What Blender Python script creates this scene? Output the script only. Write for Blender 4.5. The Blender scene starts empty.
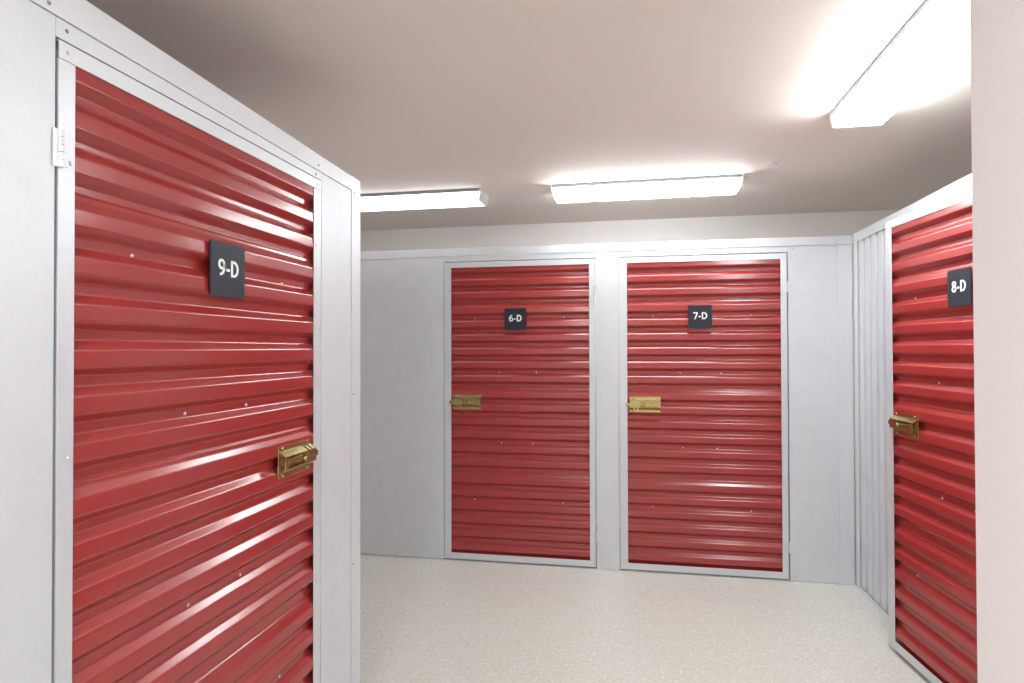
import bpy, bmesh, math, random
from mathutils import Matrix, Vector
random.seed(4)
S = bpy.context.scene
COL = S.collection

# ------------------------------------------------------------------ camera
F_PX, YAW, PITCH, ROLL, EYE = 626.19, 10.7055, 0.6768, -0.1402, 1.4788
def make_camera():
    cam = bpy.data.cameras.new('camera'); ob = bpy.data.objects.new('camera', cam); COL.objects.link(ob)
    y, p, r = (math.radians(v) for v in (YAW, PITCH, ROLL))
    f = Vector((-math.sin(y)*math.cos(p), math.cos(y)*math.cos(p), math.sin(p)))
    rt = Vector((math.cos(y), math.sin(y), 0)); up = rt.cross(f)
    r2 = rt*math.cos(r) + up*math.sin(r); u2 = -rt*math.sin(r) + up*math.cos(r)
    ob.matrix_world = Matrix(((r2.x, u2.x, -f.x, 0), (r2.y, u2.y, -f.y, 0), (r2.z, u2.z, -f.z, EYE), (0, 0, 0, 1)))
    cam.sensor_fit = 'HORIZONTAL'; cam.sensor_width = 36; cam.lens = F_PX/1024*36
    cam.clip_start = .02; cam.clip_end = 50
    S.camera = ob
make_camera()

# ------------------------------------------------------------------ world, exposure
w = bpy.data.worlds.new('world'); S.world = w; w.use_nodes = True
w.node_tree.nodes['Background'].inputs[0].default_value = (.9, .93, 1, 1)
w.node_tree.nodes['Background'].inputs[1].default_value = 0.02
S.view_settings.view_transform = 'Standard'; S.view_settings.look = 'None'
S.view_settings.exposure = 0.25; S.view_settings.gamma = 1.0; S.view_settings.use_curve_mapping = False
S.cycles.max_bounces = 10; S.cycles.diffuse_bounces = 6; S.cycles.glossy_bounces = 5
S.cycles.sample_clamp_indirect = 12
S.cycles.use_denoising = True
LAMP1, LAMP2, LAMP3 = 3.5, 26.0, 34.0      # strengths of the three room fixtures' diffusers
REAR = 54.0                                # fixture of the corridor behind the camera

# ------------------------------------------------------------------ materials
def mat(name, color, rough=.5, metal=0, spec=.5, coat=0, bump=None, speck=None, emit=None, coat_rough=.1, rvar=None):
    m = bpy.data.materials.new(name); m.use_nodes = True
    nt = m.node_tree; b = nt.nodes['Principled BSDF']
    b.inputs['Base Color'].default_value = (*color, 1); b.inputs['Roughness'].default_value = rough
    b.inputs['Metallic'].default_value = metal; b.inputs['Specular IOR Level'].default_value = spec
    b.inputs['Coat Weight'].default_value = coat; b.inputs['Coat Roughness'].default_value = coat_rough
    tc = nt.nodes.new('ShaderNodeTexCoord')
    def noise(scale, detail=2, stretch=None):
        n = nt.nodes.new('ShaderNodeTexNoise'); n.inputs['Scale'].default_value = scale; n.inputs['Detail'].default_value = detail
        if stretch:
            mp = nt.nodes.new('ShaderNodeMapping'); mp.inputs['Scale'].default_value = stretch
            nt.links.new(tc.outputs['Object'], mp.inputs['Vector']); nt.links.new(mp.outputs['Vector'], n.inputs['Vector'])
        else: nt.links.new(tc.outputs['Object'], n.inputs['Vector'])
        return n
    if bump:
        prev = None
        for (sc, st, dist, stretch) in bump:
            n = noise(sc, 3, stretch); bp = nt.nodes.new('ShaderNodeBump')
            bp.inputs['Strength'].default_value = st; bp.inputs['Distance'].default_value = dist
            nt.links.new(n.outputs['Fac'], bp.inputs['Height'])
            if prev: nt.links.new(prev.outputs['Normal'], bp.inputs['Normal'])
            prev = bp
        nt.links.new(prev.outputs['Normal'], b.inputs['Normal'])
    if speck:
        last = None
        for (sc, lo, hi, c, amount) in speck:
            n = noise(sc, 4); rp = nt.nodes.new('ShaderNodeMapRange')
            rp.inputs['From Min'].default_value = lo; rp.inputs['From Max'].default_value = hi; rp.inputs['To Max'].default_value = amount
            nt.links.new(n.outputs['Fac'], rp.inputs['Value'])
            mx = nt.nodes.new('ShaderNodeMix'); mx.data_type = 'RGBA'
            nt.links.new(rp.outputs['Result'], mx.inputs['Factor'])
            if last: nt.links.new(last.outputs['Result'], mx.inputs['A'])
            else: mx.inputs['A'].default_value = (*color, 1)
            mx.inputs['B'].default_value = (*c, 1); last = mx
        nt.links.new(last.outputs['Result'], b.inputs['Base Color'])
    if rvar:
        n = noise(rvar[0], 3); rp = nt.nodes.new('ShaderNodeMapRange'); rp.inputs['To Min'].default_value = rvar[1]; rp.inputs['To Max'].default_value = rvar[2]
        rp.inputs['From Min'].default_value = .3; rp.inputs['From Max'].default_value = .7
        nt.links.new(n.outputs['Fac'], rp.inputs['Value']); nt.links.new(rp.outputs['Result'], b.inputs['Roughness'])
    if emit:
        b.inputs['Emission Color'].default_value = (*emit[0], 1); b.inputs['Emission Strength'].default_value = emit[1]
    return m

M_RED = mat('red_enamel', (.31, .029, .027), rough=.2, spec=.75)
M_PANEL = mat('galvanised_panel', (.64, .662, .692), rough=.5, metal=.3, bump=[(260, .05, .001, None)],
              speck=[(70, .42, .62, (.67, .69, .72), .5), (9, .4, .7, (.59, .61, .64), .5)])
M_TRIM = mat('galvanised_trim', (.66, .68, .71), rough=.45, metal=.3, speck=[(90, .45, .65, (.6, .63, .67), .4)])
M_FRAME = mat('aluminium_frame', (.64, .66, .69), rough=.42, metal=.35, speck=[(60, .45, .65, (.58, .61, .65), .4)])
M_SCREW = mat('zinc_screw', (.62, .63, .65), rough=.3, metal=.9)
M_SCREWD = mat('dull_screw', (.28, .29, .31), rough=.4, metal=.7)
M_BRASS = mat('brass', (.50, .40, .18), rough=.24, metal=.95, bump=[(40, .1, .001, None)])
M_SIGN = mat('sign_board', (.014, .018, .03), rough=.5, spec=.35)
M_EDGE = mat('sign_edge', (.30, .31, .33), rough=.5)
M_WHITE = mat('sign_lettering', (.9, .9, .9), rough=.5)
M_DRY = mat('painted_drywall', (.82, .765, .74), rough=.75, spec=.25, bump=[(140, .25, .0015, None)])
M_DRYB = mat('painted_drywall_back', (.90, .88, .855), rough=.75, spec=.25, bump=[(140, .2, .0015, None)])
M_CEIL = mat('painted_ceiling', (.84, .775, .72), rough=.7, spec=.25, bump=[(110, .3, .002, None)])
M_FLOOR = mat('speckled_vinyl', (.54, .525, .475), rough=.36, spec=.4,
              speck=[(70, .50, .64, (.39, .375, .335), .6), (48, .54, .68, (.70, .70, .67), .6), (7, .4, .7, (.56, .56, .53), .35)],
              bump=[(200, .08, .0006, None)])
M_LENS = [mat('lit_diffuser', (.9, .9, .9), rough=.4, emit=((.935, .985, 1), e)) for e in (LAMP1, LAMP2, LAMP3, REAR)]
M_HOUSE = mat('fixture_steel', (.30, .31, .33), rough=.5)
M_CAP = mat('fixture_end_cap', (.85, .86, .87), rough=.5)
M_PLASTIC = mat('white_plastic', (.8, .8, .79), rough=.4)
M_DARK = mat('dark_slot', (.02, .02, .02), rough=.6)

# ------------------------------------------------------------------ helpers
def box(bm, x0, x1, y0, y1, z0, z1, bev=0):
    t = bmesh.new()
    bmesh.ops.create_cube(t, size=1)
    for v in t.verts:
        v.co = Vector(((x0+x1)/2 + v.co.x*(x1-x0), (y0+y1)/2 + v.co.y*(y1-y0), (z0+z1)/2 + v.co.z*(z1-z0)))
    if bev: bmesh.ops.bevel(t, geom=list(t.edges), offset=bev, segments=2, affect='EDGES', profile=.5)
    merge(bm, t)
def merge(bm, t):
    me = bpy.data.meshes.new('tmp'); t.to_mesh(me); t.free(); bm.from_mesh(me); bpy.data.meshes.remove(me)
def prism(bm, pts, axis, a0, a1):
    """closed polygon pts swept along an axis; pts are the two other coordinates in x,y,z order"""
    def mk(p, a):
        return {'x': (a, p[0], p[1]), 'y': (p[0], a, p[1]), 'z': (p[0], p[1], a)}[axis]
    A = [bm.verts.new(mk(p, a0)) for p in pts]; B = [bm.verts.new(mk(p, a1)) for p in pts]
    n = len(pts)
    fs = [bm.faces.new(A), bm.faces.new(B[::-1])]
    for i in range(n): fs.append(bm.faces.new((A[i], B[i], B[(i+1) % n], A[(i+1) % n])))
    bmesh.ops.recalc_face_normals(bm, faces=fs)
def dome(bm, c, r, h, n=(0, -1, 0), seg=10):
    """rounded screw head sitting on a face at c, bulging along n"""
    n = Vector(n).normalized(); a = n.orthogonal().normalized(); b = n.cross(a); c = Vector(c)
    rings = []
    for k in range(4):
        t = k/3*math.pi/2; rr = r*math.cos(t) if k < 3 else 0; hh = h*math.sin(t)
        if k < 3: rings.append([bm.verts.new(c + n*hh + (a*math.cos(s) + b*math.sin(s))*rr) for s in [2*math.pi*i/seg for i in range(seg)]])
        else: top = bm.verts.new(c + n*h)
    base = [bm.verts.new(v.co - n*.0015) for v in rings[0]]
    rings.insert(0, base); fs = [bm.faces.new(base[::-1])]
    for q in range(3):
        for i in range(seg): fs.append(bm.faces.new((rings[q][i], rings[q][(i+1) % seg], rings[q+1][(i+1) % seg], rings[q+1][i])))
    for i in range(seg): fs.append(bm.faces.new((rings[-1][i], rings[-1][(i+1) % seg], top)))
    bmesh.ops.recalc_face_normals(bm, faces=fs)
def cyl(bm, p, q, r, seg=14):
    p = Vector(p); q = Vector(q); n = (q-p).normalized(); a = n.orthogonal().normalized(); b = n.cross(a)
    A = [bm.verts.new(p + (a*math.cos(t)+b*math.sin(t))*r) for t in [2*math.pi*i/seg for i in range(seg)]]
    B = [bm.verts.new(v.co + (q-p)) for v in A]
    fs = [bm.faces.new(A[::-1]), bm.faces.new(B)]
    for i in range(seg): fs.append(bm.faces.new((A[i], A[(i+1) % seg], B[(i+1) % seg], B[i])))
    bmesh.ops.recalc_face_normals(bm, faces=fs)
def obj(name, bm, m, parent=None, smooth=None, label=None, kind=None):
    me = bpy.data.meshes.new(name); bm.to_mesh(me); bm.free(); me.materials.append(m)
    o = bpy.data.objects.new(name, me); COL.objects.link(o)
    if smooth is not None:
        for f in me.polygons: f.use_smooth = True
        me.set_sharp_from_angle(angle=math.radians(smooth))
    if parent: o.parent = parent
    if label: o['label'] = label
    if kind: o['kind'] = kind
    return o
def thing(name, label, cat, loc=(0, 0, 0), rotz=0, group=None):
    o = bpy.data.objects.new(name, None); COL.objects.link(o); o.empty_display_size = .1
    o.location = loc; o.rotation_euler = (0, 0, rotz); o['label'] = label; o['category'] = cat
    if group: o['group'] = group
    return o
def boxes(name, lst, m, parent=None, bev=0, **k):
    bm = bmesh.new()
    for b in lst: box(bm, *b, bev=bev)
    return obj(name, bm, m, parent, **k)
def struct(name, lst, m, bev=0): return boxes(name, lst, m, bev=bev, kind='structure')
def screws(pts, m, parent, r=.004, h=.0025, n=(0, -1, 0)):
    for p in pts:
        bm = bmesh.new(); dome(bm, p, r, h, n); obj('screw', bm, m, parent, smooth=60)

# ------------------------------------------------------------------ room shell
D = 4.2505                 # plane of the back locker front
XL = -1.0938               # plane of the left locker front
XR = 1.3727                # plane of the right partition
CEIL = 2.55
BACK = 5.30
struct('floor', [(-2.75, 2.75, -2.65, 5.45, -.1, 0)], M_FLOOR)
struct('ceiling', [(-2.75, 2.75, -2.65, 5.45, CEIL, CEIL+.1)], M_CEIL)
struct('wall_back', [(-2.75, 2.75, BACK, BACK+.12, 0, CEIL)], M_DRYB)
struct('wall_left', [(-2.72, -2.6, -2.6, BACK, 0, CEIL)], M_DRY)
struct('wall_front', [(-2.6, 2.6, -2.62, -2.5, 0, CEIL)], M_DRY)
struct('wall_far_right', [(2.6, 2.72, -2.6, BACK, 0, CEIL)], M_DRY)
bm = bmesh.new()           # corridor wall whose corner stands at the right edge of the view
WX, WY = .585, 1.2215
prism(bm, [(WX, -2.5), (WX+.14, -2.5), (WX+.14, WY-.14), (2.6, WY-.14), (2.6, WY), (WX+.006, WY), (WX+.002, WY-.002), (WX, WY-.006)], 'z', 0, CEIL)
obj('wall_right', bm, M_DRY, kind='structure')

# ------------------------------------------------------------------ storage doors
RW, Z0, Z1 = .967, .0546, 2.05       # red area: width, bottom, top
ST, RT = .050, .036                  # stile and top rail width
CREST = [2.056, 1.962, 1.872, 1.765, 1.669, 1.573, 1.479, 1.384, 1.288, 1.178, 1.086, .991, .897, .800, .704, .582, .492, .399, .305, .210, .114, .021]
LAPS = {3, 9, 15}                    # ribs below which the sheets lap

def arc_poly(pts, r, seg=3):
    """round the corners of an open polyline"""
    out = [pts[0]]
    for i in range(1, len(pts)-1):
        p, a, b = Vector(pts[i]), Vector(pts[i-1]), Vector(pts[i+1])
        la, lb = (a-p).length, (b-p).length; t = min(r, la*.42, lb*.42)
        A = p + (a-p)/la*t; B = p + (b-p)/lb*t
        out.append(tuple(A + (a-p)/la*min(.0006, la*.05)))
        for k in range(seg+1):
            s = k/seg; out.append(tuple(A*(1-s)**2 + p*2*s*(1-s) + B*s**2))
        out.append(tuple(B + (b-p)/lb*min(.0006, lb*.05)))
    out.append(pts[-1]); return out
YC, YV = .0035, .0205                 # depth of crest and valley behind the frame face
def door_sheet_bm(left, right):
    pts = [(YV, Z1+.03)]
    for i, z in enumerate(CREST):
        top_up = z + .019
        if i in LAPS:
            pts += [(YV, top_up+.015), (YV-.005, top_up+.0115), (YV-.0065, top_up+.0005), (YC, z)]
        elif i == 0:
            pts = [(YC, Z1+.02)]
        else:
            pts += [(YV, top_up), (YC, z)]
        if i == len(CREST)-1: pts += [(YC, Z0-.036)]
        else: pts += [(YC-.0015, z-.036), (YV, z-.0535)]
    # pts are (y, z) from top to bottom
    prof = arc_poly(pts, .0036)
    bm = bmesh.new(); N = 44
    xs = [-left+.0035 + (RW+left+right-.007)*i/N for i in range(N+1)]
    def wave(x, z):          # slight unevenness of the rolled sheet
        return .00042*math.sin(x*9.5+z*5.3+.6) + .00028*math.sin(x*17-z*12.1+2.) + .0002*math.sin(x*6.1+z*31)
    for off in (0, .0012):
        rows = [[bm.verts.new((x, y+off+wave(x, z), z)) for x in xs] for (y, z) in prof]
        for a, b in zip(rows, rows[1:]):
            for i in range(N): bm.faces.new((a[i], b[i], b[i+1], a[i+1]) if off == 0 else (a[i+1], b[i+1], b[i], a[i]))
    return bm
SH = .037                             # hinge-side stile
SHEET = {}
def arc(cx, cy, rx, ry, a0, a1, n=22):
    return [(cx+rx*math.cos(math.radians(a0+(a1-a0)*i/n)), cy+ry*math.sin(math.radians(a0+(a1-a0)*i/n))) for i in range(n+1)]
SW = .078                                  # half the stroke width, glyph height 1
NINE = [arc(.31, .68, .20, .242, 0, 360), [(.51, .68), (.51, .56)] + arc(.16, .56, .35, .482, 0, -88)]
GLYPH = {   # strokes on a unit-high character, and its advance
    '9': (NINE, .66), '6': ([[(.62-x, 1-y) for x, y in st] for st in NINE], .66),
    '8': ([arc(.30, .725, .170, .197, 0, 360), arc(.30, .292, .200, .214, 0, 360)], .64),
    '7': ([[(.02, .922), (.54, .922)], [(.51, .93), (.20, .0)]], .60),
    '-': ([[(.03, .38), (.29, .38)]], .34),
    'D': ([[(.14, .0), (.14, 1.0)], [(.14, .922), (.28, .922)] + arc(.28, .50, .33, .422, 90, -90) + [(.14, .078)]], .72)}
def lettering(text, width, height, parent):
    bm = bmesh.new(); x = 0; segs = []
    for ch in text:
        st, adv = GLYPH[ch]
        for path in st: segs.append([(x+px, py) for px, py in path])
        x += adv
    sx = width/x; sz = height
    for path in segs:
        closed = (Vector(path[0])-Vector(path[-1])).length < 1e-4
        n = len(path); L = []; R = []
        for i, p in enumerate(path):
            a = Vector(path[i-1] if i else (path[-2] if closed else p)); b = Vector(path[i+1] if i < n-1 else (path[1] if closed else p))
            d = (b-a).normalized(); nn = Vector((-d.y, d.x))*SW; P0 = Vector(p)
            L.append(P0+nn); R.append(P0-nn)
        def mk(v, y): return bm.verts.new(((v.x-x/2)*sx, y, (v.y-.5)*sz))
        fl = [mk(v, -.0006) for v in L]; fr = [mk(v, -.0006) for v in R]; bl = [mk(v, .0002) for v in L]; br = [mk(v, .0002) for v in R]
        fs = []
        for i in range(n-1):
            fs += [bm.faces.new((fl[i], fl[i+1], fr[i+1], fr[i])), bm.faces.new((fl[i], bl[i], bl[i+1], fl[i+1])), bm.faces.new((fr[i], fr[i+1], br[i+1], br[i]))]
        fs += [bm.faces.new((fl[0], fr[0], br[0], bl[0])), bm.faces.new((fl[-1], bl[-1], br[-1], fr[-1]))]
        bmesh.ops.recalc_face_normals(bm, faces=fs)
    return obj('lettering', bm, M_WHITE, parent, label='white characters reading ' + text)

def make_latch(root, turned):
    """brass slide bolt that shoots to -x; turned through half a turn it shoots to +x"""
    s = -1 if turned else 1
    def B(bm, lst, bev):
        for (a, b, y0, y1, c, d) in lst:
            if s == 1: box(bm, a, b, y0, y1, c, d, bev)
            else: box(bm, -b, -a, y0, y1, -d, -c, bev)
    bm = bmesh.new()
    B(bm, [(.014, .216, -.0035, .0, -.052, .052)], .001)
    def slab(x0, x1, pts):      # plate along x with a (y, z) section
        q = [(y, z*s) for y, z in pts]
        prism(bm, q, 'x', *((x0, x1) if s == 1 else (-x1, -x0)))
    ZB, ZF, YF = .036, .021, -.027
    slab(.016, .214, [(-.0035, ZB), (YF, ZF), (YF+.003, ZF-.002), (-.0035, ZB-.003)])               # upper slope
    for (x0, x1) in ((.016, .040), (.050, .062), (.073, .214)):                                       # lower slope with two slots
        slab(x0, x1, [(-.0035, -ZB), (YF, -ZF), (YF+.003, -ZF+.002), (-.0035, -ZB+.003)])
    B(bm, [(.016, .085, YF, YF+.003, -ZF, ZF), (.198, .214, YF, YF+.003, -ZF, ZF), (.086, .197, YF, YF+.003, ZF-.003, ZF), (.086, .197, YF, YF+.003, -ZF, -ZF+.003)], .0005)
    latch = obj('slide_bolt', bm, M_BRASS, root, label='brass slide bolt')
    bm = bmesh.new()
    B(bm, [(-.012, .176, -.019, -.007, -.010, .010)], .0015)
    obj('bolt', bm, M_BRASS, latch)
    bm = bmesh.new(); kx = s*.105
    cyl(bm, (kx, -.020, 0), (kx, -.030, 0), .0045); bmesh.ops.create_uvsphere(bm, u_segments=16, v_segments=10, radius=.0085, matrix=Matrix.Translation((kx, -.033, 0)))
    obj('knob', bm, M_BRASS, latch, smooth=40)
    for (a, c) in ((.036, .044), (.190, .044), (.036, -.044), (.190, -.044)):
        bm = bmesh.new(); dome(bm, (s*a, -.0035, c), .0055, .0035); obj('screw', bm, M_BRASS, latch, smooth=60)
    return latch

def make_hinge(root, x, z, side):
    bm = bmesh.new()
    h = .074
    for k in range(5):
        a = z - h/2 + k*h/5
        cyl(bm, (x, -.004, a+.0006), (x, -.004, a+h/5-.0006), .0055 if k % 2 else .006)
    hg = obj('hinge', bm, M_FRAME, root, smooth=40)
    boxes('hinge_leaf', [(x-.002 if side > 0 else x-.016, x+.016 if side > 0 else x+.002, -.0035, -.002, z-h/2, z+h/2)], M_FRAME, hg)
    boxes('hinge_leaf', [(x-.018 if side > 0 else x+.003, x-.003 if side > 0 else x+.018, -.0035, -.0012, z-h/2+.004, z+h/2-.004)], M_FRAME, hg)

def storage_door(text, loc, rotz, hinge_right, label, signu, signz, lw):
    """origin at the lower left corner of the red sheet's opening (viewer's side), facing -y"""
    r = thing('storage_door', label, 'door', loc, rotz, 'red ribbed storage doors'); r['kind'] = 'thing'
    if hinge_right not in SHEET:
        o = obj('ribbed_sheet', door_sheet_bm(*((ST, SH) if hinge_right else (SH, ST))), M_RED, r, smooth=50); SHEET[hinge_right] = o.data
        o['label'] = 'red ribbed metal sheet'
    else:
        o = bpy.data.objects.new('ribbed_sheet', SHEET[hinge_right]); COL.objects.link(o); o.parent = r; o['label'] = 'red ribbed metal sheet'
    t = .0022; dp = .034
    zb, zt = .013, Z1+RT
    LW, RWD = (ST, SH) if hinge_right else (SH, ST)
    for (a, b, wa, wb) in ((-LW, 0, -LW, -LW+t), (RW, RW+RWD, RW+RWD-t, RW+RWD)):
        boxes('stile', [(a, b, 0, t, Z0, Z1), (wa, wb, t, dp, Z0, Z1)], M_FRAME, r, bev=.0007)
    boxes('rail', [(-LW, RW+RWD, -.0006, t, Z1+.0006, zt), (-LW, RW+RWD, t, dp, zt-t, zt)], M_FRAME, r, bev=.0007)
    boxes('rail', [(-LW, RW+RWD, -.0006, t, zb, Z0-.0006), (-LW, RW+RWD, t, dp, zb, zb+t)], M_FRAME, r, bev=.0007)
    # sheet fasteners
    pts = []
    for (u, z) in ((.175, 1.693), (.82, 1.693), (.355, 1.316), (.622, 1.316), (.37, .826), (.595, .826), (.17, .428), (.81, .428)):
        pts.append((u*RW, YV, z))
    screws(pts, M_SCREW, r, .0048, .0035)
    pts = []
    for x in (-LW*.3, RW+RWD*.3):
        for z in (1.85, 1.265, .66): pts.append((x, 0, z))
    for x in (-LW*.5, RW+RWD*.5): pts += [(x, -.0006, Z1+RT*.5), (x, -.0006, Z0-.022)]
    screws(pts, M_SCREW, r, .0045, .0025)
    # number plate
    sg = boxes('number_plate', [(-.0745, .0745, -.005, 0, -.0745, .0745)], M_SIGN, r, bev=.0006)
    sg.location = (signu+.0745, -.0005, signz+.0745); sg['label'] = 'dark square plate numbered ' + text
    tx = lettering(text, lw, .046, sg); tx.location = (0, -.0052, .006)
    # bolt and hinges
    if hinge_right:
        l = make_latch(r, False); l.location = (0, .0030, 1.108)
        for z in (1.872, .215): make_hinge(r, RW+SH, z, 1)
    else:
        l = make_latch(r, True); l.location = (RW-.010, .0030, 1.118)
        for z in (1.872, .215): make_hinge(r, -SH+.001, z, -1)
    return r

storage_door('6-D', (-1.2395, D, 0), 0, True, 'red ribbed metal storage door numbered 6-D, left of the two at the back', .386, 1.610, .092)
storage_door('7-D', (-.0213, D, 0), 0, True, 'red ribbed metal storage door numbered 7-D, right of the two at the back', .396, 1.612, .092)
storage_door('9-D', (XL, 1.0683, 0), math.pi/2, False, 'large near red ribbed metal storage door numbered 9-D on the left', .407, 1.622, .092)
storage_door('8-D', (1.2465, 3.325, .012), -math.pi/2 + .1052, True, 'red ribbed metal storage door numbered 8-D, partly hidden by the wall on the right', .452, 1.634, .092)

# ------------------------------------------------------------------ back locker front
TOP = 2.1866
def panel_box(a, b, z0=0., z1=TOP, t=.0): return (a, b, D+t, D+t+.004, z0, z1)
r = thing('locker_front', 'flat grey sheet metal locker front around the doors 6-D and 7-D', 'partition', (0, D, 0)); r['kind'] = 'thing'
def P(name, lst, m=M_PANEL, bev=.0006, par=None):
    return boxes(name, lst, m, par or r, bev=bev)
P('panel', [(-2.58, -1.2945, 0, .004, .006, 2.128)])
P('post', [(-.2275, -.0765, 0, .004, .002, 2.128)])
P('panel', [(.991, 1.283, 0, .004, .002, 2.128)])
P('corner_trim', [(1.2835, 1.368, -.0015, .004, .002, 2.128)], M_TRIM)
P('lintel', [(-1.2935, -.2285, .0005, .0045, 2.094, 2.128)], M_TRIM)
P('lintel', [(-.0755, .990, .0005, .0045, 2.094, 2.128)], M_TRIM)
P('header_trim', [(-2.58, -1.62, -.003, .006, 2.126, TOP-.001), (-1.6195, -.01, -.003, .006, 2.133, TOP), (-.0095, 1.37, -.003, .006, 2.133, TOP)], M_TRIM)
for x in (-1.64, -1.39): P('clip', [(x, x+.02, -.004, 0, 0, .012)], M_TRIM)
# inner returns behind the doors' edges, and the rear frame that closes the gap beside each leaf; light blocks added above
P('jamb_return', [(-1.2985, -1.2945, .0045, .05, 0, 2.09)]); P('jamb_return', [(-.2275, -.2235, .0045, .05, 0, 2.09)])
P('jamb_return', [(-.0805, -.0765, .0045, .05, 0, 2.09)]); P('jamb_return', [(.991, .995, .0045, .05, 0, 2.09)])
P('head_light_block', [(-1.2935, -.2285, .005, .05, 2.0945, 2.0975)]); P('head_light_block', [(-.0755, .990, .005, .05, 2.0945, 2.0975)])  # hidden plates added behind the lintels so the door-top gaps stay dark
screws([(-.205, -.003, 2.142), (-.092, -.003, 2.142), (-1.30, -.003, 2.140), (1.276, -.003, 2.142), (1.02, -.003, 2.115), (-.02, -.003, 2.112), (1.02, 0, .03)], M_SCREWD, r, .004, .002)

# ------------------------------------------------------------------ left locker front (front face at x = XL)
r = thing('locker_front', 'near grey sheet metal locker front around the door 9-D, with corner post', 'partition', (XL, 0, 0)); r['kind'] = 'thing'
def ztop(y): return 2.1936 + (y-1.0683)*(2.1749-2.1936)/.9764
def zmid(y): return 2.1279 + (y-1.0683)*(2.1178-2.1279)/.9764
YG = 1.0683 - SH - .008
def sheetx(name, y0, y1, z0, fz, m, x0=-.004, x1=0., ztopf=None):
    bm = bmesh.new(); q = []
    za = z0 if not callable(z0) else z0(y0); zb = z0 if not callable(z0) else z0(y1)
    for x in (x0, x1):
        q.append([bm.verts.new((x, y0, za)), bm.verts.new((x, y1, zb)), bm.verts.new((x, y1, fz(y1))), bm.verts.new((x, y0, fz(y0)))])
    fs = [bm.faces.new(q[0]), bm.faces.new(q[1][::-1])]
    for i in range(4): fs.append(bm.faces.new((q[0][i], q[1][i], q[1][(i+1) % 4], q[0][(i+1) % 4])))
    bmesh.ops.recalc_face_normals(bm, faces=fs)
    bmesh.ops.bevel(bm, geom=list(bm.edges), offset=.0006, segments=1, affect='EDGES')
    return obj(name, bm, m, r)
sheetx('panel', -2.49, YG, .002, lambda y: zmid(y)-.001, M_PANEL)
JR = 1.0683 + RW + ST + .0035
sheetx('post', JR, 2.331, .002, lambda y: zmid(y)-.001, M_PANEL)
sheetx('lintel', YG+.001, JR-.001, Z1+RT+.0032, lambda y: zmid(y)-.001, M_TRIM)
sheetx('header_trim', -2.49, 2.334, zmid, ztop, M_TRIM, -.002, .004)
sheetx('corner_trim', 2.335, 2.417, .002, lambda y: ztop(y)+.004, M_TRIM, -.004, .0015)
boxes('side_panel', [(-1.48, -.0045, 2.412, 2.416, .002, 2.168)], M_PANEL, r)
boxes('jamb_return', [(-.06, -.0045, YG-.004, YG, 0, 2.09)], M_PANEL, r)
boxes('jamb_return', [(-.06, -.0045, JR, JR+.004, 0, 2.09)], M_PANEL, r)
boxes('head_light_block', [(-.06, -.0045, YG-.004, JR+.004, Z1+RT+.009, Z1+RT+.012)], M_PANEL, r)  # unseen plate added to keep overhead light out of the gap round the door
screws([(.004, 1.005, 2.143), (.004, 2.06, 2.136), (-.0, 2.047, 2.100), (.0015, 2.362, 2.112), (.0015, 2.352, 1.30), (.0015, 2.352, .62), (0, 1.048, 2.110)], M_SCREWD, r, .0045, .0025, (1, 0, 0))

# ------------------------------------------------------------------ right corrugated partition (front face at x = XR)
r = thing('corrugated_partition', 'silver vertically corrugated metal partition between the back lockers and door 8-D', 'partition', (XR, 0, 0)); r['kind'] = 'thing'
pts = []; y = 4.175
prof = [(.026, y)]
while y > 3.50:     # flat pans with narrow recessed flutes
    prof += [(.000, y-.004), (.000, y-.070), (.026, y-.073), (.026, y-.096)]
    y -= .1
prof = [(a, b) for a, b in prof if b > 3.44] + [(.0, 3.44)]
prof = arc_poly(prof, .004)
bm = bmesh.new(); A = []
for (x, yy) in prof: A.append([bm.verts.new((x+.008, yy, z)) for z in (.02, 2.16)])
for a, b in zip(A, A[1:]): bm.faces.new((a[0], a[1], b[1], b[0]))
B_ = [[bm.verts.new((v.co.x+.0015, v.co.y, v.co.z)) for v in a] for a in A]
for a, b in zip(B_, B_[1:]): bm.faces.new((a[1], a[0], b[0], b[1]))
bmesh.ops.recalc_face_normals(bm, faces=list(bm.faces))
obj('corrugated_sheet', bm, M_PANEL, r, smooth=50)
boxes('header_trim', [(0, .003, 1.4, 4.238, 2.135, 2.19), (0, .03, 1.4, 4.238, 2.1905, 2.1925)], M_TRIM, r, bev=.0006)
boxes('corner_trim', [(0.001, .004, 4.174, 4.238, .002, 2.134)], M_TRIM, r, bev=.0006)
boxes('base_channel', [(-.001, .0025, 3.44, 4.173, .0, .022), (.0025, .04, 3.44, 4.173, 0, .004)], M_TRIM, r, bev=.0005)
boxes('post', [(0, .004, 3.385, 3.438, .002, 2.134)], M_PANEL, r)
boxes('post', [(0, .004, 1.4, 2.30, .002, 2.134)], M_PANEL, r)
boxes('lintel', [(.001, .005, 2.301, 3.384, 2.10, 2.134)], M_TRIM, r)
screws([(0, 3.76, 2.15), (0, 3.42, 2.12), (0.001, 4.2, 2.12)], M_SCREWD, r, .004, .002, (-1, 0, 0))

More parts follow.
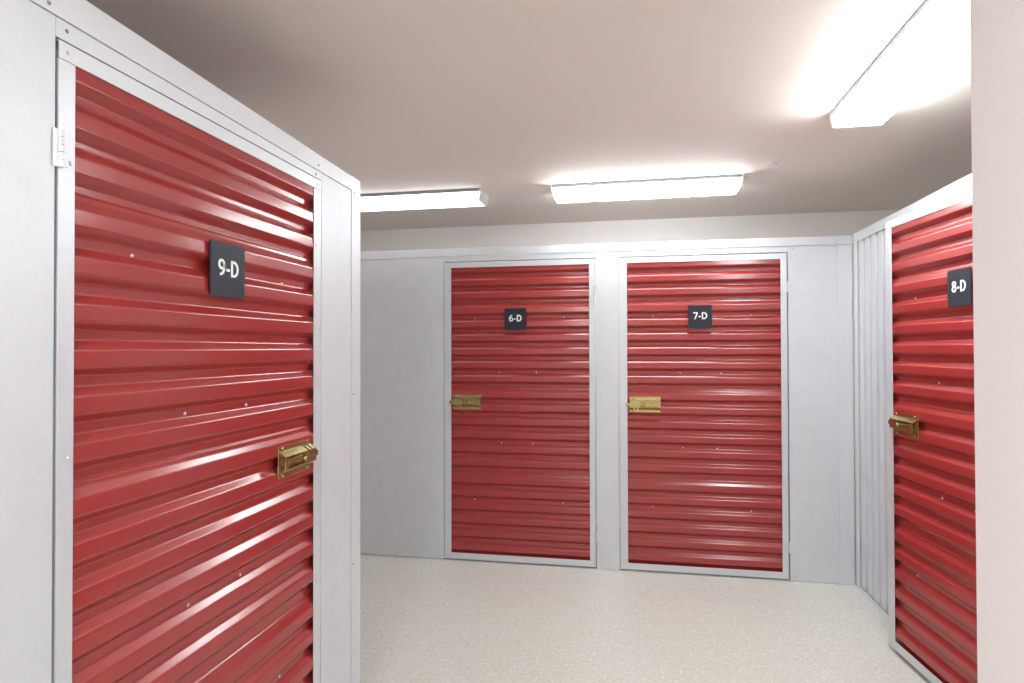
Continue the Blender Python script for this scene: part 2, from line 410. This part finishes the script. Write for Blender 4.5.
# ------------------------------------------------------------------ ceiling fixtures
def slant(bm):            # the ends of the lens lean inwards towards the bottom
    for v in bm.verts:
        if v.co.z < -.03: v.co.x -= math.copysign(min(.012, .012*(-v.co.z-.03)/.046), v.co.x)
def fixture(label, cx, cy, length, rotz, lens, Wd=.212, group='wraparound ceiling lights', z=CEIL):
    r = thing('ceiling_light', label, 'ceiling light', (cx, cy, z), rotz, group); r['kind'] = 'thing'
    hl = length/2; hw = Wd/2
    boxes('housing', [(-hl+.012, hl-.012, -hw-.003, hw+.003, -.021, 0)], M_HOUSE, r, bev=.002)
    bm = bmesh.new()
    prof = arc_poly([(-hw+.001, -.0215), (-hw, -.030), (-hw+.006, -.076), (hw-.006, -.076), (hw, -.030), (hw-.001, -.0215)], .008, 3)
    prism(bm, prof, 'x', -hl+.012, hl-.012); slant(bm)
    obj('diffuser', bm, M_LENS[lens], r, smooth=40)
    for s in (-1, 1):
        bm = bmesh.new()
        pr = [(-hw-.004, -.001), (-hw-.004, -.031), (-hw+.003, -.078), (hw-.003, -.078), (hw+.004, -.031), (hw+.004, -.001)]
        a = s*(hl-.011); b = s*hl
        prism(bm, pr, 'x', min(a, b), max(a, b)); slant(bm); obj('end_cap', bm, M_CAP, r)
    return r
fixture('long white lit ceiling light, leftmost, above the bare panel beside 6-D', -1.568, 4.148, 1.20, 0, 0)
fixture('long white lit ceiling light in the middle, above and between doors 6-D and 7-D', .092, 4.148, 1.20, math.radians(-1.0), 1)
fixture('large near white lit ceiling light beside door 8-D, cut off by the pale wall edge', 1.007, 2.455, 1.20, math.radians(90), 2)
fixture('white lit ceiling light over the corridor before door 9-D', -.60, -.62, 1.20, math.radians(90), 3, group=None)

# sprinkler
r = thing('fire_sprinkler', 'small white recessed fire sprinkler on the ceiling beside the middle light', 'sprinkler', (.816, 3.778, CEIL)); r['kind'] = 'thing'
bm = bmesh.new(); cyl(bm, (0, 0, 0), (0, 0, -.004), .040, 28); cyl(bm, (0, 0, -.004), (0, 0, -.010), .028, 24)
obj('escutcheon', bm, M_PLASTIC, r, smooth=40)
bm = bmesh.new(); cyl(bm, (0, 0, -.010), (0, 0, -.022), .008, 14); cyl(bm, (0, 0, -.022), (0, 0, -.025), .014, 16)
obj('sprinkler_head', bm, M_SCREW, r, smooth=40)
